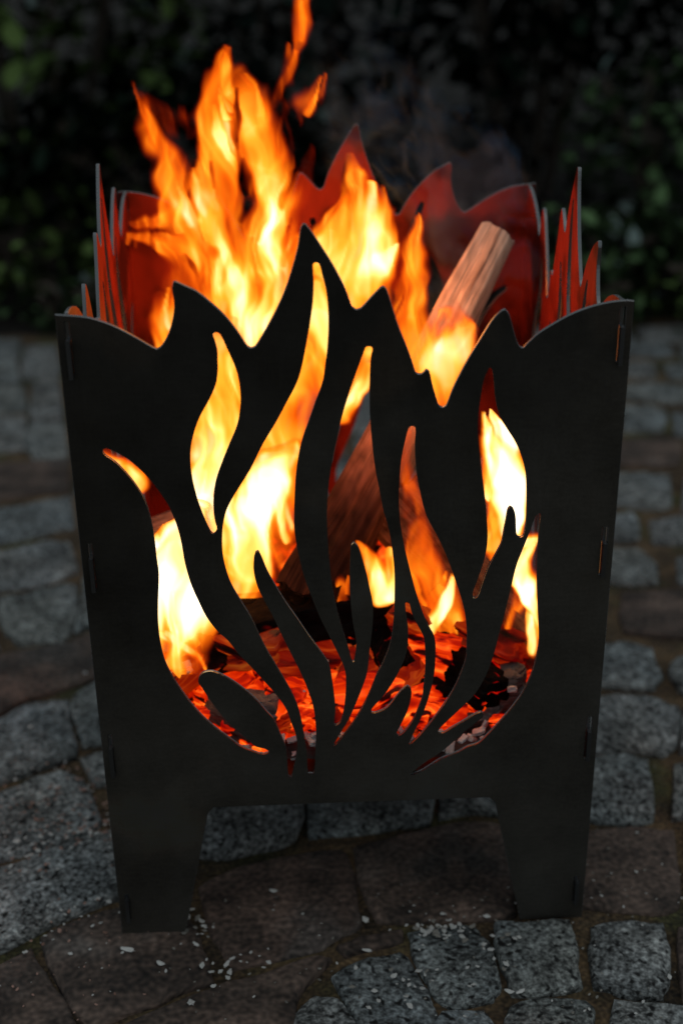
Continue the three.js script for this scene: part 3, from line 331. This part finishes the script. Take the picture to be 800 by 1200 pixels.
const emberCracked = new THREE.MeshPhysicalMaterial({ name: 'charcoal', specularIntensity: 0.15, color: new THREE.Color(0.03, 0.026, 0.025), map: charMap, bumpMap: charBump, bumpScale: 0.004, roughness: 1, emissive: new THREE.Color(1, 1, 1), emissiveMap: charGlow, emissiveIntensity: 2.2 });
const emberBrown = emberWarm.clone(); emberBrown.emissiveIntensity = 0.28; emberBrown.color.setRGB(0.3, 0.2, 0.15);
const ashPale = new THREE.MeshStandardMaterial({ name: 'pale_ash', color: new THREE.Color(0.6, 0.6, 0.6), roughness: 1 });
const ashBed = emberDead.clone(); ashBed.color.setRGB(0.3, 0.28, 0.27);
function chunk(k) {
  const g = new THREE.IcosahedronGeometry(1, 6), p = g.attributes.position, v = new THREE.Vector3(), uv = g.attributes.uv;
  for (let i = 0; i < p.count; i++) {
    v.fromBufferAttribute(p, i);
    const b = Math.max(Math.abs(v.x), Math.abs(v.y), Math.abs(v.z)), q = lerp(1, 0.78 / b, 0.75);
    v.multiplyScalar(q * (1 + 0.5 * fbm(v.x * 1.3 + k * 7, v.y * 1.3, v.z * 1.3, 3) + 0.05 * noise(v.x * 6, v.y * 6, v.z * 6 + k)));
    p.setXYZ(i, v.x * 1.25, v.y * 0.72, v.z * 0.9);
  }
  g.deleteAttribute('uv');
  const m = mergeVertices(g, 1e-5); m.computeVertexNormals();
  const q = m.attributes.position, t = new Float32Array(q.count * 2);
  for (let i = 0; i < q.count; i++) t.set([q.getX(i) * 0.15 + q.getY(i) * 0.21 + k * 0.37, q.getZ(i) * 0.15 + q.getY(i) * 0.3 + k * 0.61], i * 2);
  m.setAttribute('uv', new THREE.BufferAttribute(t, 2));
  return m;
}
const chunks = [0, 1, 2, 3, 4, 5].map(chunk);
const bed = tag(thing('ember_bed', 0, 0.16, 0), 'glowing red bed of embers and ash heaped inside the basket', 'embers');
mesh('ash', (() => {
  const g = new THREE.PlaneGeometry(0.38, 0.38, 60, 60).rotateX(-Math.PI / 2), p = g.attributes.position;
  for (let i = 0; i < p.count; i++) { const x = p.getX(i), z = p.getZ(i); p.setY(i, 0.012 + 0.024 * Math.max(0, 1 - (x * x + z * z) / 0.036) + 0.012 * fbm(x * 22, z * 22, 4, 4)); }
  g.computeVertexNormals();
  return g;
})(), ashBed, bed);
for (let i = 0; i < 170; i++) {
  const x = between(-0.18, 0.18), z = lerp(-0.15, 0.172, Math.sqrt(rnd())), edge = Math.max(Math.abs(x) / 0.19, (z + 0.02) / 0.205), s = lerp(0.013, 0.034, rnd() ** 1.6) * (edge > 0.9 ? 0.65 : 1);
  const heap = 0.02 + 0.032 * Math.max(0, 1 - (x * x + (z - 0.02) ** 2) / 0.034), cold = rnd();
  const e = mesh('ember', chunks[i % 6], edge > 0.93 ? (cold < 0.3 ? emberDead : emberWarm) : cold < 0.12 ? emberDead : cold < 0.3 ? emberWarm : emberHot, bed);
  e.position.set(clamp(x, -0.187 + s * 1.3, 0.187 - s * 1.3), heap + between(-0.012, 0.01), Math.min(z, 0.19 - s * 1.35)); e.scale.setScalar(s); e.rotation.set(between(-0.5, 0.5), between(0, 6.3), between(-0.5, 0.5));
}

for (let i = 0; i < 46; i++) {                                  // bigger lumps of burnt wood heaped to the right
  const x = between(0.0, 0.125), z = between(-0.06, 0.135), big = i >= 34, s = big ? between(0.022, 0.03) : between(0.016, 0.03), e = mesh('ember', chunks[i % 6], big ? [emberWarm, emberBrown][i % 2] : [emberHot, emberWarm, emberCracked][i % 3], bed);
  e.position.set(big ? lerp(-0.11, 0.13, (i - 34) / 11) : x, between(0.045, 0.07) + (big ? 0.004 : 0), big ? between(0.06, 0.12) : z); e.scale.set(s * (big ? 1.9 : 1.5), s * (big ? 0.8 : 1), s); e.rotation.set(between(-0.6, 0.6), between(0, 6.3), between(-0.6, 0.6));
}
{
  const m = new THREE.InstancedMesh(chunks[2], ashPale, 150), q = new THREE.Quaternion(), e = new THREE.Euler();
  for (let i = 0; i < 150; i++) {
    const front = rnd() < 0.7, x = between(-0.17, 0.17), z = front ? between(0.155, 0.187) : between(-0.05, 0.16), s = between(0.0016, 0.0065), y = front ? between(0.012, 0.032) : between(0.05, 0.066);
    m.setMatrixAt(i, new THREE.Matrix4().compose(new THREE.Vector3(x, y, z), q.setFromEuler(e.set(between(-1, 1), between(0, 6.3), between(-1, 1))), new THREE.Vector3(s * 1.3, s * 0.8, s)));
  }
  m.name = 'ash_crumbs'; m.castShadow = m.receiveShadow = true; bed.add(tag(m, null, null, null, 'stuff'));
}

// ---------------------------------------------------------------- logs
const woodMap = texture(512, (u, v) => {
  const g = fbm(u * 3 + 9, v * 46, 2, 5), f = noise(u * 14, v * 190, 7), k = smoothstep(fbm(u * 4, v * 20, 50, 4), 0.08, 0.36), c = 0.66 + g * 0.55 + f * 0.14;
  return mixed([c, c * 0.84, c * 0.7], [c * 0.5, c * 0.36, c * 0.28], k);
});
const woodBump = texture(512, (u, v) => grey(0.5 + 0.6 * fbm(u * 3 + 9, v * 46, 2, 5) + 0.2 * noise(u * 14, v * 120, 7)));
const splitWood = new THREE.MeshPhysicalMaterial({ specularIntensity: 0.3, name: 'split_wood', color: new THREE.Color(0.78, 0.8, 0.76), map: woodMap, bumpMap: woodBump, bumpScale: 0.003, roughness: 0.9, vertexColors: true });
const charredWood = new THREE.MeshPhysicalMaterial({ specularIntensity: 0.15, name: 'charred_wood', color: new THREE.Color(0.04, 0.034, 0.032), map: charMap, bumpMap: charBump, bumpScale: 0.005, roughness: 0.95, emissive: new THREE.Color(1, 1, 1), emissiveMap: charGlow, emissiveIntensity: 1.4, vertexColors: true });
function log(name, from, to, [w0, h0], [w1, h1], roll, material, charAt, label, group) {
  const a = new THREE.Vector3(...from), b = new THREE.Vector3(...to), length = a.distanceTo(b), rings = 46, around = 40, k = from[0] * 31 + to[1] * 17;
  const section = (t, th) => {                                  // a split billet: flat cleft faces, one rounded bark side
    const c = Math.cos(th), s = Math.sin(th), box = 1 / Math.max(Math.abs(c), Math.abs(s)), q = s > 0 ? lerp(box, 1, 0.02) * 0.88 : lerp(1, box, 0.55);
    const r = q * (1 + 0.1 * noise(c * 2 + k, s * 2, t * 3) + 0.05 * noise(c * 7, s * 7, t * 1.6 + k) + 0.025 * noise(c * 20, s * 20, t * 9));
    return [c * r * lerp(w0, w1, t) / 2, s * r * lerp(h0, h1, t) / 2];
  };
  const pos = [], uv = [], col = [], index = [];
  for (let i = 0; i <= rings; i++) for (let j = 0; j <= around; j++) {
    const t = i / rings, th = (j % around) / around * Math.PI * 2, [x, y] = section(t, th);
    const rag = (i === 0 || i === rings) ? 0.006 * noise(x * 90, y * 90, k) : 0;
    pos.push(x + 0.006 * noise(t * 2, k, 1), y + 0.006 * noise(t * 2, k, 5), t * length + rag);
    uv.push(t * length * 3 + k, j / around * 0.9);
    const c = charAt(t + 0.1 * fbm(t * 6, th * 1.5 + k, 2, 3), th), mott = Math.max(0.15, 1 + (1.1 - 0.5 * c) * fbm(t * 26, th * 5, k, 5) * 1.6);
    const bark = Math.min(1, c * 1.1); col.push(c * mott * lerp(1.5, 1, bark), c * mott * lerp(0.6, 1, bark), c * mott * lerp(0.42, 1, bark));
  }
  for (let i = 0; i < rings; i++) for (let j = 0; j < around; j++) { const p = i * (around + 1) + j, q = p + around + 1; index.push(p, p + 1, q, p + 1, q + 1, q); }
  const side = new THREE.BufferGeometry();
  side.setAttribute('position', new THREE.Float32BufferAttribute(pos, 3)); side.setAttribute('uv', new THREE.Float32BufferAttribute(uv, 2)); side.setAttribute('color', new THREE.Float32BufferAttribute(col, 3)); side.setIndex(index); side.computeVertexNormals();
  const g = thing(name); g.position.copy(a);
  g.quaternion.setFromUnitVectors(new THREE.Vector3(0, 0, 1), b.clone().sub(a).normalize()).multiply(new THREE.Quaternion().setFromAxisAngle(new THREE.Vector3(0, 0, 1), roll));
  mesh('cleft_wood', side, material, g);
  for (const end of [0, 1]) {
    const ring = end * rings * (around + 1), cp = [0, 0, end * length], ep = [...cp], ec = [], eu = [0.3, 0.3], ei = [];
    for (let j = 0; j < around; j++) { ep.push(...pos.slice((ring + j) * 3, (ring + j) * 3 + 3)); eu.push(0.3 + pos[(ring + j) * 3] * 8, 0.3 + pos[(ring + j) * 3 + 1] * 8); ei.push(0, 1 + (end ? j : (j + 1) % around), 1 + (end ? (j + 1) % around : j)); }
    for (let j = 0; j <= around; j++) { const c = charAt(end, 1); ec.push(c, c, c); }
    const cap = new THREE.BufferGeometry(); cap.setAttribute('position', new THREE.Float32BufferAttribute(ep, 3)); cap.setAttribute('uv', new THREE.Float32BufferAttribute(eu, 2)); cap.setAttribute('color', new THREE.Float32BufferAttribute(ec, 3)); cap.setIndex(ei); cap.computeVertexNormals();
    mesh('end_grain', cap, material, g);
  }
  return tag(g, label, 'log', group);
}
log('firewood_log', [-0.03, 0.255, 0.075], [0.152, 0.523, -0.12], [0.085, 0.06], [0.041, 0.034], 0.5, splitWood, (t) => lerp(0.05, 1, smoothstep(t, 0.12, 0.75)), 'pale split log leaning out of the basket towards the back corner');
log('charred_log', [-0.125, 0.232, 0.1], [0.035, 0.252, 0.075], [0.062, 0.058], [0.05, 0.046], 0.2, charredWood, () => 1, 'black charred log lying across the embers under the leaning log');
log('burning_log', [0.045, 0.325, 0.02], [0.172, 0.2, 0.1], [0.058, 0.05], [0.056, 0.05], 0.9, splitWood, (t) => lerp(0.24, 0.2, smoothstep(t, 0.25, 0.7)), 'brown log sloping down to the right with a charred lower end');
log('burnt_log', [-0.18, 0.255, -0.03], [-0.07, 0.3, -0.06], [0.05, 0.045], [0.05, 0.045], 0.3, splitWood, (t) => 0.5, 'reddish log lying behind the bright flame at the left');
log('smouldering_log', [0.06, 0.215, 0.045], [0.165, 0.29, -0.1], [0.05, 0.045], [0.05, 0.045], 1.2, splitWood, (t) => lerp(0.2, 0.6, t), 'half burnt log lying behind the sloping log at the right');
log('ember_log', [-0.02, 0.205, 0.13], [0.09, 0.2, 0.135], [0.03, 0.026], [0.026, 0.024], 0.2, charredWood, () => 1.2, 'small black piece of burnt wood lying at the front of the embers');

// ---------------------------------------------------------------- fire
const flameMaterial = new THREE.MeshBasicMaterial({ name: 'flame', vertexColors: true, transparent: true, side: THREE.DoubleSide, depthWrite: false });
const ramp = [[0, 0.4, 0.012, 0.001, 0], [0.15, 0.7, 0.03, 0.002, 0.07], [0.35, 1.0, 0.085, 0.003, 0.24], [0.6, 1.4, 0.18, 0.004, 0.46], [0.85, 1.75, 0.345, 0.009, 0.6], [1.15, 2.0, 0.62, 0.036, 0.72], [1.5, 2.1, 1.05, 0.2, 0.82], [2.0, 2.6, 1.7, 0.7, 0.88], [2.8, 3, 2.4, 1.5, 0.92]];
function heat(T) {
  let i = 1; while (i < ramp.length - 1 && ramp[i][0] < T) i++;
  const a = ramp[i - 1], b = ramp[i], t = clamp((T - a[0]) / (b[0] - a[0]), 0, 1);
  return [1, 2, 3, 4].map((k) => lerp(a[k], b[k], t));
}
function inflated(tongues, depth, k, { cell = 0.0016, warp = 1, streak = 1, gain = 1, look, deep = 0.5 }) {
  let x0 = 9, x1 = -9, y0 = 9, y1 = -9;
  for (const s of tongues) for (const [x, y, r] of s) { x0 = Math.min(x0, x - r); x1 = Math.max(x1, x + r); y0 = Math.min(y0, y - r); y1 = Math.max(y1, y + r); }
  x0 -= 0.014; x1 += 0.014; y0 -= 0.014; y1 += 0.014;
  const nx = Math.ceil((x1 - x0) / cell), ny = Math.ceil((y1 - y0) / cell), size = (nx + 1) * (ny + 1), sheets = [new Float32Array(size), new Float32Array(size)], R = new Float32Array(size);
  for (let j = 0; j <= ny; j++) for (let i = 0; i <= nx; i++) for (const face of [0, 1]) {     // the front and the back of the flame have their own licks and filaments
    const X = x0 + i * cell, Y = y0 + j * cell, n = k + face * 50;
    const x = X + warp * (0.011 * noise(X * 17, Y * 13, k + face * 0.5) + 0.006 * noise(X * 40, Y * 28, n + 5) + 0.0024 * noise(X * 95, Y * 60, n + 8)), y = Y + warp * (0.012 * noise(X * 16, Y * 11, k + 9 + face * 0.4) + 0.004 * noise(X * 44, Y * 28, n + 3));
    let sum = 0, rad = 0, gap = 0;
    for (const s of tongues) {
      let best = 0, br = 0;
      const cool = s[0][3] < 0;
      for (let q = 0; q < s.length - 1; q++) {
        const [ax, ay, ar, ai] = s[q], [bx, by, bR, bi] = s[q + 1], dx = bx - ax, dy = by - ay, t = clamp(((x - ax) * dx + (y - ay) * dy) / (dx * dx + dy * dy), 0, 1);
        const r = lerp(ar, bR, t), d = Math.hypot(x - ax - dx * t, y - ay - dy * t) / r;
        if (d < 1.36) { const u = 1 - (d / 1.36) ** 2, g = Math.abs(lerp(ai, bi, t)) * Math.min(1.12, 1.36 * u ** 1.4); if (g > best) { best = g; br = r; } }
      }
      if (cool) gap = Math.max(gap, best); else { sum += best ** 3; rad = Math.max(rad, best > 0 ? br : 0); }
    }
    let v = Math.cbrt(sum);
    if (v > 0) {
      const f1 = noise(x * 13, y * 9, n + 20), f2 = noise(x * 31 + f1, y * 17 - f1, n + 31), f3 = noise(x * 64 + f2 * 1.5, y * 26, n + 37), cx = x + 0.014 * f1 + 0.008 * f2;
      const ridge = Math.max(-0.5, 1 - Math.abs(noise(cx * 50, y * 11 + f2 * 0.8, n + 2)) * 2.8) + 0.6 * Math.max(-0.4, 1 - Math.abs(noise(cx * 105, y * 16 + f3 * 0.5, n + 12)) * 3), fine = noise(cx * 120, y * 17, n + 40) + 0.5 * noise(cx * 230, y * 30, n + 41);
      const torn = Math.max(0, 0.55 * noise(cx * 40, y * 14, n + 47) + 0.35 * noise(cx * 85, y * 30, n + 48) + 0.1);
      v = Math.max(0, v - gap * (1 + f3));
      v = v * (1 + streak * (0.5 * f1 + 0.75 * f2 + 0.3 * f3 + 0.36 * ridge + 0.22 * fine - 0.14)) - 1.25 * streak * torn * (1 - smoothstep(v, 0.35, 1.15));
    }
    const o = j * (nx + 1) + i; sheets[face][o] = v < 0.03 ? 0 : v * gain; R[o] = Math.max(R[o], rad);
  }
  const pos = [], col = [], index = [], ids = [new Int32Array(size).fill(-1), new Int32Array(size).fill(-1)], T = sheets[0].map((v, o) => Math.max(v, sheets[1][o]));
  const vertex = (o, face) => {
    if (ids[face][o] >= 0) return ids[face][o];
    const i = o % (nx + 1), j = Math.floor(o / (nx + 1)), X = x0 + i * cell, Y = y0 + j * cell, thick = T[o] ? Math.min(0.03, deep * R[o] + 0.002) * Math.sqrt(Math.min(1, T[o])) : 0;
    pos.push(X, Y, depth + 0.022 * noise(X * 9, Y * 7, k + 60) + (face ? -thick : thick)); col.push(...look(sheets[face][o], X, Y, face));
    return ids[face][o] = pos.length / 3 - 1;
  };
  for (let j = 0; j < ny; j++) for (let i = 0; i < nx; i++) {
    const a = j * (nx + 1) + i, b = a + 1, c = a + nx + 1, d = c + 1;
    if (!(T[a] || T[b] || T[c] || T[d])) continue;
    for (const face of [0, 1]) { const [p, q, r, s] = [a, b, c, d].map((o) => vertex(o, face)); face ? index.push(p, r, q, q, r, s) : index.push(p, q, r, q, s, r); }
  }
  const g = new THREE.BufferGeometry();
  g.setAttribute('position', new THREE.Float32BufferAttribute(pos, 3)); g.setAttribute('color', new THREE.Float32BufferAttribute(col, 4)); g.setIndex(index); g.computeVertexNormals();
  return g;
}
const fire = tag(thing('fire'), 'tall orange and yellow flames blazing out of the steel basket', 'fire');
flames.forEach((f, i) => {
  const m = mesh('flame', inflated(f.tongues, f.depth, i * 13.7 + 2, { look: (T) => heat(T), gain: f.gain, warp: f.warp ?? 1, streak: f.streak ?? 1 }), flameMaterial, fire);
  m.castShadow = false;
});
for (const [x, y, z, power] of [[-0.06, 0.5, -0.06, 0.06], [0.03, 0.52, -0.02, 0.04], [0.08, 0.44, 0.05, 0.025], [-0.12, 0.3, 0.1, 0.015]]) {
  const l = new THREE.PointLight(new THREE.Color(1, 0.2, 0.03), power); l.name = 'flame_light'; l.position.set(x, y, z); l.castShadow = true; l.shadow.radius = 1.2; scene.add(l);
}

// ---------------------------------------------------------------- ash flakes
const flakeMaterial = new THREE.MeshStandardMaterial({ name: 'ash_flake', color: new THREE.Color(0.62, 0.62, 0.6), roughness: 1 });
const flakeGeometry = (k) => {
  const g = new THREE.SphereGeometry(0.5, 12, 8), p = g.attributes.position;
  for (let i = 0; i < p.count; i++) { const x = p.getX(i), y = p.getY(i), z = p.getZ(i), r = 1 + 0.7 * noise(x * 3 + k * 5, y * 3, z * 3); p.setXYZ(i, x * r, y * 0.16 * r + 0.1 * noise(x * 4, z * 4, k), z * r * (0.42 + 0.12 * (k % 3))); }
  g.computeVertexNormals();
  return g;
};
const flakes = [0, 1, 2, 3].map(flakeGeometry);
const small = [];
chipSpots.forEach(([x, z, s, a], i) => {
  if (i < 12) { const f = mesh('ash_flake', flakes[i % 4], flakeMaterial); f.position.set(x, 0.0045, z); f.scale.setScalar(s); f.rotation.y = -a; flakeInfo(f, i); } else small.push([x, z, s, a]);
});
function flakeInfo(f, i) {
  const where = ['largest pale ash flake, in front of the left basket leg', 'pale upright flake in the joint under the middle of the basket', 'small bluish flake in front of the large pale one by the left leg', 'pale flake at the inner side of the left basket leg',
    'yellowish flake where three bricks meet in front of the basket', 'tiny pale flake on the brown brick left of the left leg', 'single pale flake on the dark brick under the basket', 'pale flake at the inner edge of the left foot',
    'white flake beside the grey stone in front of the basket', 'pale flake just left of the right basket foot', 'rounded pale flake below the stone in front of the right leg', 'thin pale flake beside the rounded one before the right leg'][i];
  tag(f, where, 'ash flake', 'pale ash flakes on the paving');
}
for (const [cx, cz, n, w] of [[0.074, 0.206, 46, 0.022], [0.11, 0.24, 14, 0.03], [-0.1, 0.24, 16, 0.03], [0.04, 0.27, 18, 0.04], [-0.235, 0.06, 26, 0.03], [-0.14, 0.2, 14, 0.03]]) for (let i = 0; i < n; i++) small.push([cx + w * (rnd() + rnd() + rnd() - 1.5), cz + w * 0.7 * (rnd() + rnd() + rnd() - 1.5), between(0.002, 0.0075), between(0, 6.3)]);
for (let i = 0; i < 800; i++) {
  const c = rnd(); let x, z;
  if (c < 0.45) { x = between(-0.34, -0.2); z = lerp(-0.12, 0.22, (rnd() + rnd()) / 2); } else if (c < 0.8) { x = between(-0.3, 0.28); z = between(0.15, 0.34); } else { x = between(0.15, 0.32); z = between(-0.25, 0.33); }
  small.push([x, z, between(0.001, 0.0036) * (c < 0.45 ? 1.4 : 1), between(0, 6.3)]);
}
{
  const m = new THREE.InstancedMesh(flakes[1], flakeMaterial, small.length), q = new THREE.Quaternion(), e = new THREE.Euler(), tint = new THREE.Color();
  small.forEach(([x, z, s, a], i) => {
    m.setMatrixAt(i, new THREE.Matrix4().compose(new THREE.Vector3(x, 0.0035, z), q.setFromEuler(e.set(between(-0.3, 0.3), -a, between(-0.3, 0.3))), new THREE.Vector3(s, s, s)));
    const k = i < 164 ? (rnd() < 0.75 ? 1 : 0.5) : rnd(); m.setColorAt(i, k > 0.7 ? tint.setRGB(0.85, 0.85, 0.85) : x > -0.17 ? tint.setRGB(0.42, 0.4, 0.37).multiplyScalar(k + 0.4) : k > 0.25 ? tint.setRGB(0.6, 0.36, 0.3) : tint.setRGB(0.35, 0.2, 0.16));  // left bits tinted red: dry plant colour, plus firelight glow painted in
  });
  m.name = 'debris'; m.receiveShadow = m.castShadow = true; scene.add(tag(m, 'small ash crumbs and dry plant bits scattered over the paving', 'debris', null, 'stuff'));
}

// ---------------------------------------------------------------- hedge
const leafGeometry = (() => {
  const s = new THREE.Shape(); s.moveTo(0, 0); s.bezierCurveTo(0.42, 0.12, 0.46, 0.6, 0, 1); s.bezierCurveTo(-0.46, 0.6, -0.42, 0.12, 0, 0);
  const g = new THREE.ShapeGeometry(s, 3), p = g.attributes.position;
  for (let i = 0; i < p.count; i++) p.setZ(i, Math.abs(p.getX(i)) * 0.35 - 0.18 * p.getY(i) ** 2);
  g.computeVertexNormals();
  return g;
})();
const leafMaterial = new THREE.MeshPhysicalMaterial({ name: 'leaf', color: new THREE.Color(1, 1, 1), roughness: 0.8, specularIntensity: 0, side: THREE.DoubleSide });
const stemMaterial = new THREE.MeshStandardMaterial({ name: 'stem', color: new THREE.Color(0.06, 0.05, 0.04), roughness: 1 });
function shrub(name, x, z, height, wide, count, leaf, tone, label) {
  const g = thing(name, x, -0.01, z), stems = [];
  for (let i = 0; i < 7; i++) {
    const a = i / 7 * 6.28 + rnd(), top = new THREE.Vector3(Math.cos(a) * wide * 0.32, height * between(0.65, 0.9), Math.sin(a) * wide * 0.25);
    stems.push(new THREE.TubeGeometry(new THREE.CatmullRomCurve3([new THREE.Vector3(Math.cos(a) * 0.04, 0, Math.sin(a) * 0.04), top.clone().multiplyScalar(0.5).add(new THREE.Vector3(between(-0.04, 0.04), 0.04, between(-0.04, 0.04))), top]), 10, 0.009, 5));
  }
  mesh('stem', mergeGeometries(stems), stemMaterial, g);
  const m = new THREE.InstancedMesh(leafGeometry, leafMaterial, count), q = new THREE.Quaternion(), e = new THREE.Euler(), c = new THREE.Color();
  for (let i = 0; i < count; i++) {
    let px, py, pz, d;
    do { px = between(-1, 1); py = between(-1, 1); pz = between(-1, 1); d = Math.hypot(px, py * 0.9, pz); } while (d > 1 || d < 0.35 || noise(px * 2.2 + x * 3, py * 2.2 + z, pz * 2.2) < -0.16);
    const s = leaf * between(0.6, 1.25);
    m.setMatrixAt(i, new THREE.Matrix4().compose(new THREE.Vector3(px * wide / 2, height * (0.5 + py * 0.5), pz * wide / 2), q.setFromEuler(e.set(between(-1.7, -0.2), Math.atan2(px, pz) + between(-1, 1), between(-0.8, 0.8), 'YXZ')), new THREE.Vector3(s * 0.85, s, s)));
    const k = rnd() < (tone === DEEP ? 0.1 : 0.2) ? between(1.8, 3.8) : between(0.1, 0.7), pale = tone !== DEEP && rnd() < 0.03; m.setColorAt(i, pale ? c.setRGB(0.17, 0.23, 0.22) : c.setRGB(tone[0] * k, tone[1] * k, tone[2] * k));  // glints on the hedge painted in as pale and brighter leaf colours
  }
  m.name = 'foliage'; m.castShadow = m.receiveShadow = true; tag(m, null, null, null, 'stuff'); g.add(m);
  return tag(g, label, 'shrub', 'dark shrubs behind the paving');
}
const GREEN = [0.03, 0.053, 0.024], DEEP = [0.0035, 0.0065, 0.0045], FRESH = [0.042, 0.068, 0.022], BLUE = [0.012, 0.021, 0.018];
const shrubPlan = [
  [-1.35, -2.35, 1.25, 1.0, 1100, 0.085, GREEN, 'leafy green shrub at the far left edge of the garden border'],
  [-0.66, -2.5, 1.35, 0.95, 1200, 0.08, FRESH, 'brighter green shrub behind the left corner of the basket'],
  [-0.02, -2.7, 1.5, 0.95, 1100, 0.08, BLUE, 'bluish dark shrub standing behind the tallest flames'],
  [0.62, -2.55, 1.5, 1.0, 1000, 0.08, DEEP, 'almost black shrub behind the leaning log and smoke'],
  [1.25, -2.3, 1.3, 1.0, 1000, 0.08, DEEP, 'dark shrub behind the right corner of the basket'],
  [-1.0, -1.95, 0.42, 0.8, 700, 0.06, DEEP, 'low dark ground shrub at the left edge of the paving'],
  [-0.3, -2.0, 0.45, 0.8, 700, 0.06, DEEP, 'low dark plant hidden behind the flames and the basket'],
  [0.86, -1.92, 0.5, 0.62, 700, 0.05, GREEN, 'low green shrub behind the right side spikes of the basket'],
  [1.5, -1.9, 0.5, 0.7, 500, 0.05, DEEP, 'low dark shrub at the far right edge of the paving'],
  [-0.62, -1.78, 0.24, 0.5, 420, 0.045, FRESH, 'lowest leafy plant creeping over the paving edge at the left'],
  [-0.98, -1.76, 0.2, 0.5, 380, 0.045, GREEN, 'low bluish plant at the paving edge beside the left frame edge'],
  [0.62, -1.66, 0.2, 0.46, 380, 0.045, GREEN, 'low bluish plant at the paving edge behind the right spikes'],
  [1.0, -1.62, 0.24, 0.5, 420, 0.045, FRESH, 'low leafy plant at the paving edge at the far right'],
  [0.12, -1.76, 0.24, 0.9, 500, 0.045, DEEP, 'low dark plant at the paving edge hidden by the basket'],
  [-0.85, -1.57, 0.13, 0.34, 260, 0.032, FRESH, 'tiny leafy weed at the left end of the paving edge'],
  [-0.5, -1.6, 0.1, 0.3, 220, 0.03, GREEN, 'tiny weed on the paving edge left of the basket corner'],
  [0.56, -1.5, 0.11, 0.3, 220, 0.03, GREEN, 'tiny weed on the paving edge just right of the basket'],
  [0.82, -1.47, 0.14, 0.34, 260, 0.032, FRESH, 'tiny leafy weed at the right end of the paving edge'],
  [-1.7, -3.2, 2.1, 1.4, 1500, 0.08, DEEP, 'tall dark bush in the back row at the far left'],
  [-0.5, -3.5, 2.2, 1.5, 1500, 0.08, DEEP, 'tall dark bush in the back row behind the tall flames'],
  [0.7, -3.5, 2.3, 1.5, 1500, 0.08, DEEP, 'tall dark bush in the back row above the smoke'],
  [1.8, -3.1, 2.2, 1.4, 1300, 0.08, DEEP, 'tall dark bush in the back row at the far right'],
];
for (const s of shrubPlan) shrub('garden_shrub', ...s);
tag(mesh('border', (() => {
  const g = new THREE.PlaneGeometry(40, 18.4, 200, 92).rotateX(-Math.PI / 2).translate(0, 0, -10.72), p = g.attributes.position, uv = g.attributes.uv;
  for (let i = 0; i < p.count; i++) { const x = p.getX(i), z = p.getZ(i); p.setY(i, -0.004 + smoothstep(-z, 1.52, 1.75) * (0.03 + 0.06 * fbm(x * 3, z * 3, 1, 4))); uv.setXY(i, x * 1.7, z * 1.7); }
  g.computeVertexNormals();
  return g;
})(), new THREE.MeshStandardMaterial({ name: 'dark_earth', color: new THREE.Color(0.04, 0.039, 0.032), map: soilMap, bumpMap: soilBump, bumpScale: 0.01, roughness: 1 })), 'dark planted earth behind the stone paving', null, null, 'structure');

// ---------------------------------------------------------------- smoke
const smokeMaterial = new THREE.MeshStandardMaterial({ name: 'smoke', color: new THREE.Color(0.2, 0.42, 0.8), roughness: 1, vertexColors: true, transparent: true, side: THREE.DoubleSide, depthWrite: false });
const wisps = [[[0.1, 0.44, 0.035, 0.5], [0.13, 0.5, 0.045, 0.8], [0.12, 0.55, 0.045, 0.8], [0.07, 0.6, 0.05, 0.6], [0.04, 0.66, 0.06, 0.35]], [[0.17, 0.53, 0.03, 0.6], [0.12, 0.57, 0.03, 0.9], [0.08, 0.58, 0.03, 0.6]]];
const smoke = mesh('smoke', inflated(wisps, -0.13, 400, { cell: 0.004, warp: 3.2, streak: 1.8, deep: 0.7, look: (T) => [1, 1, 1, 0.05 * smoothstep(T, 0.1, 1.3)] }), smokeMaterial);
smoke.castShadow = false;
tag(smoke, 'thin grey smoke drifting above the pale leaning log', 'smoke', null, 'stuff');

renderer.render(scene, camera);
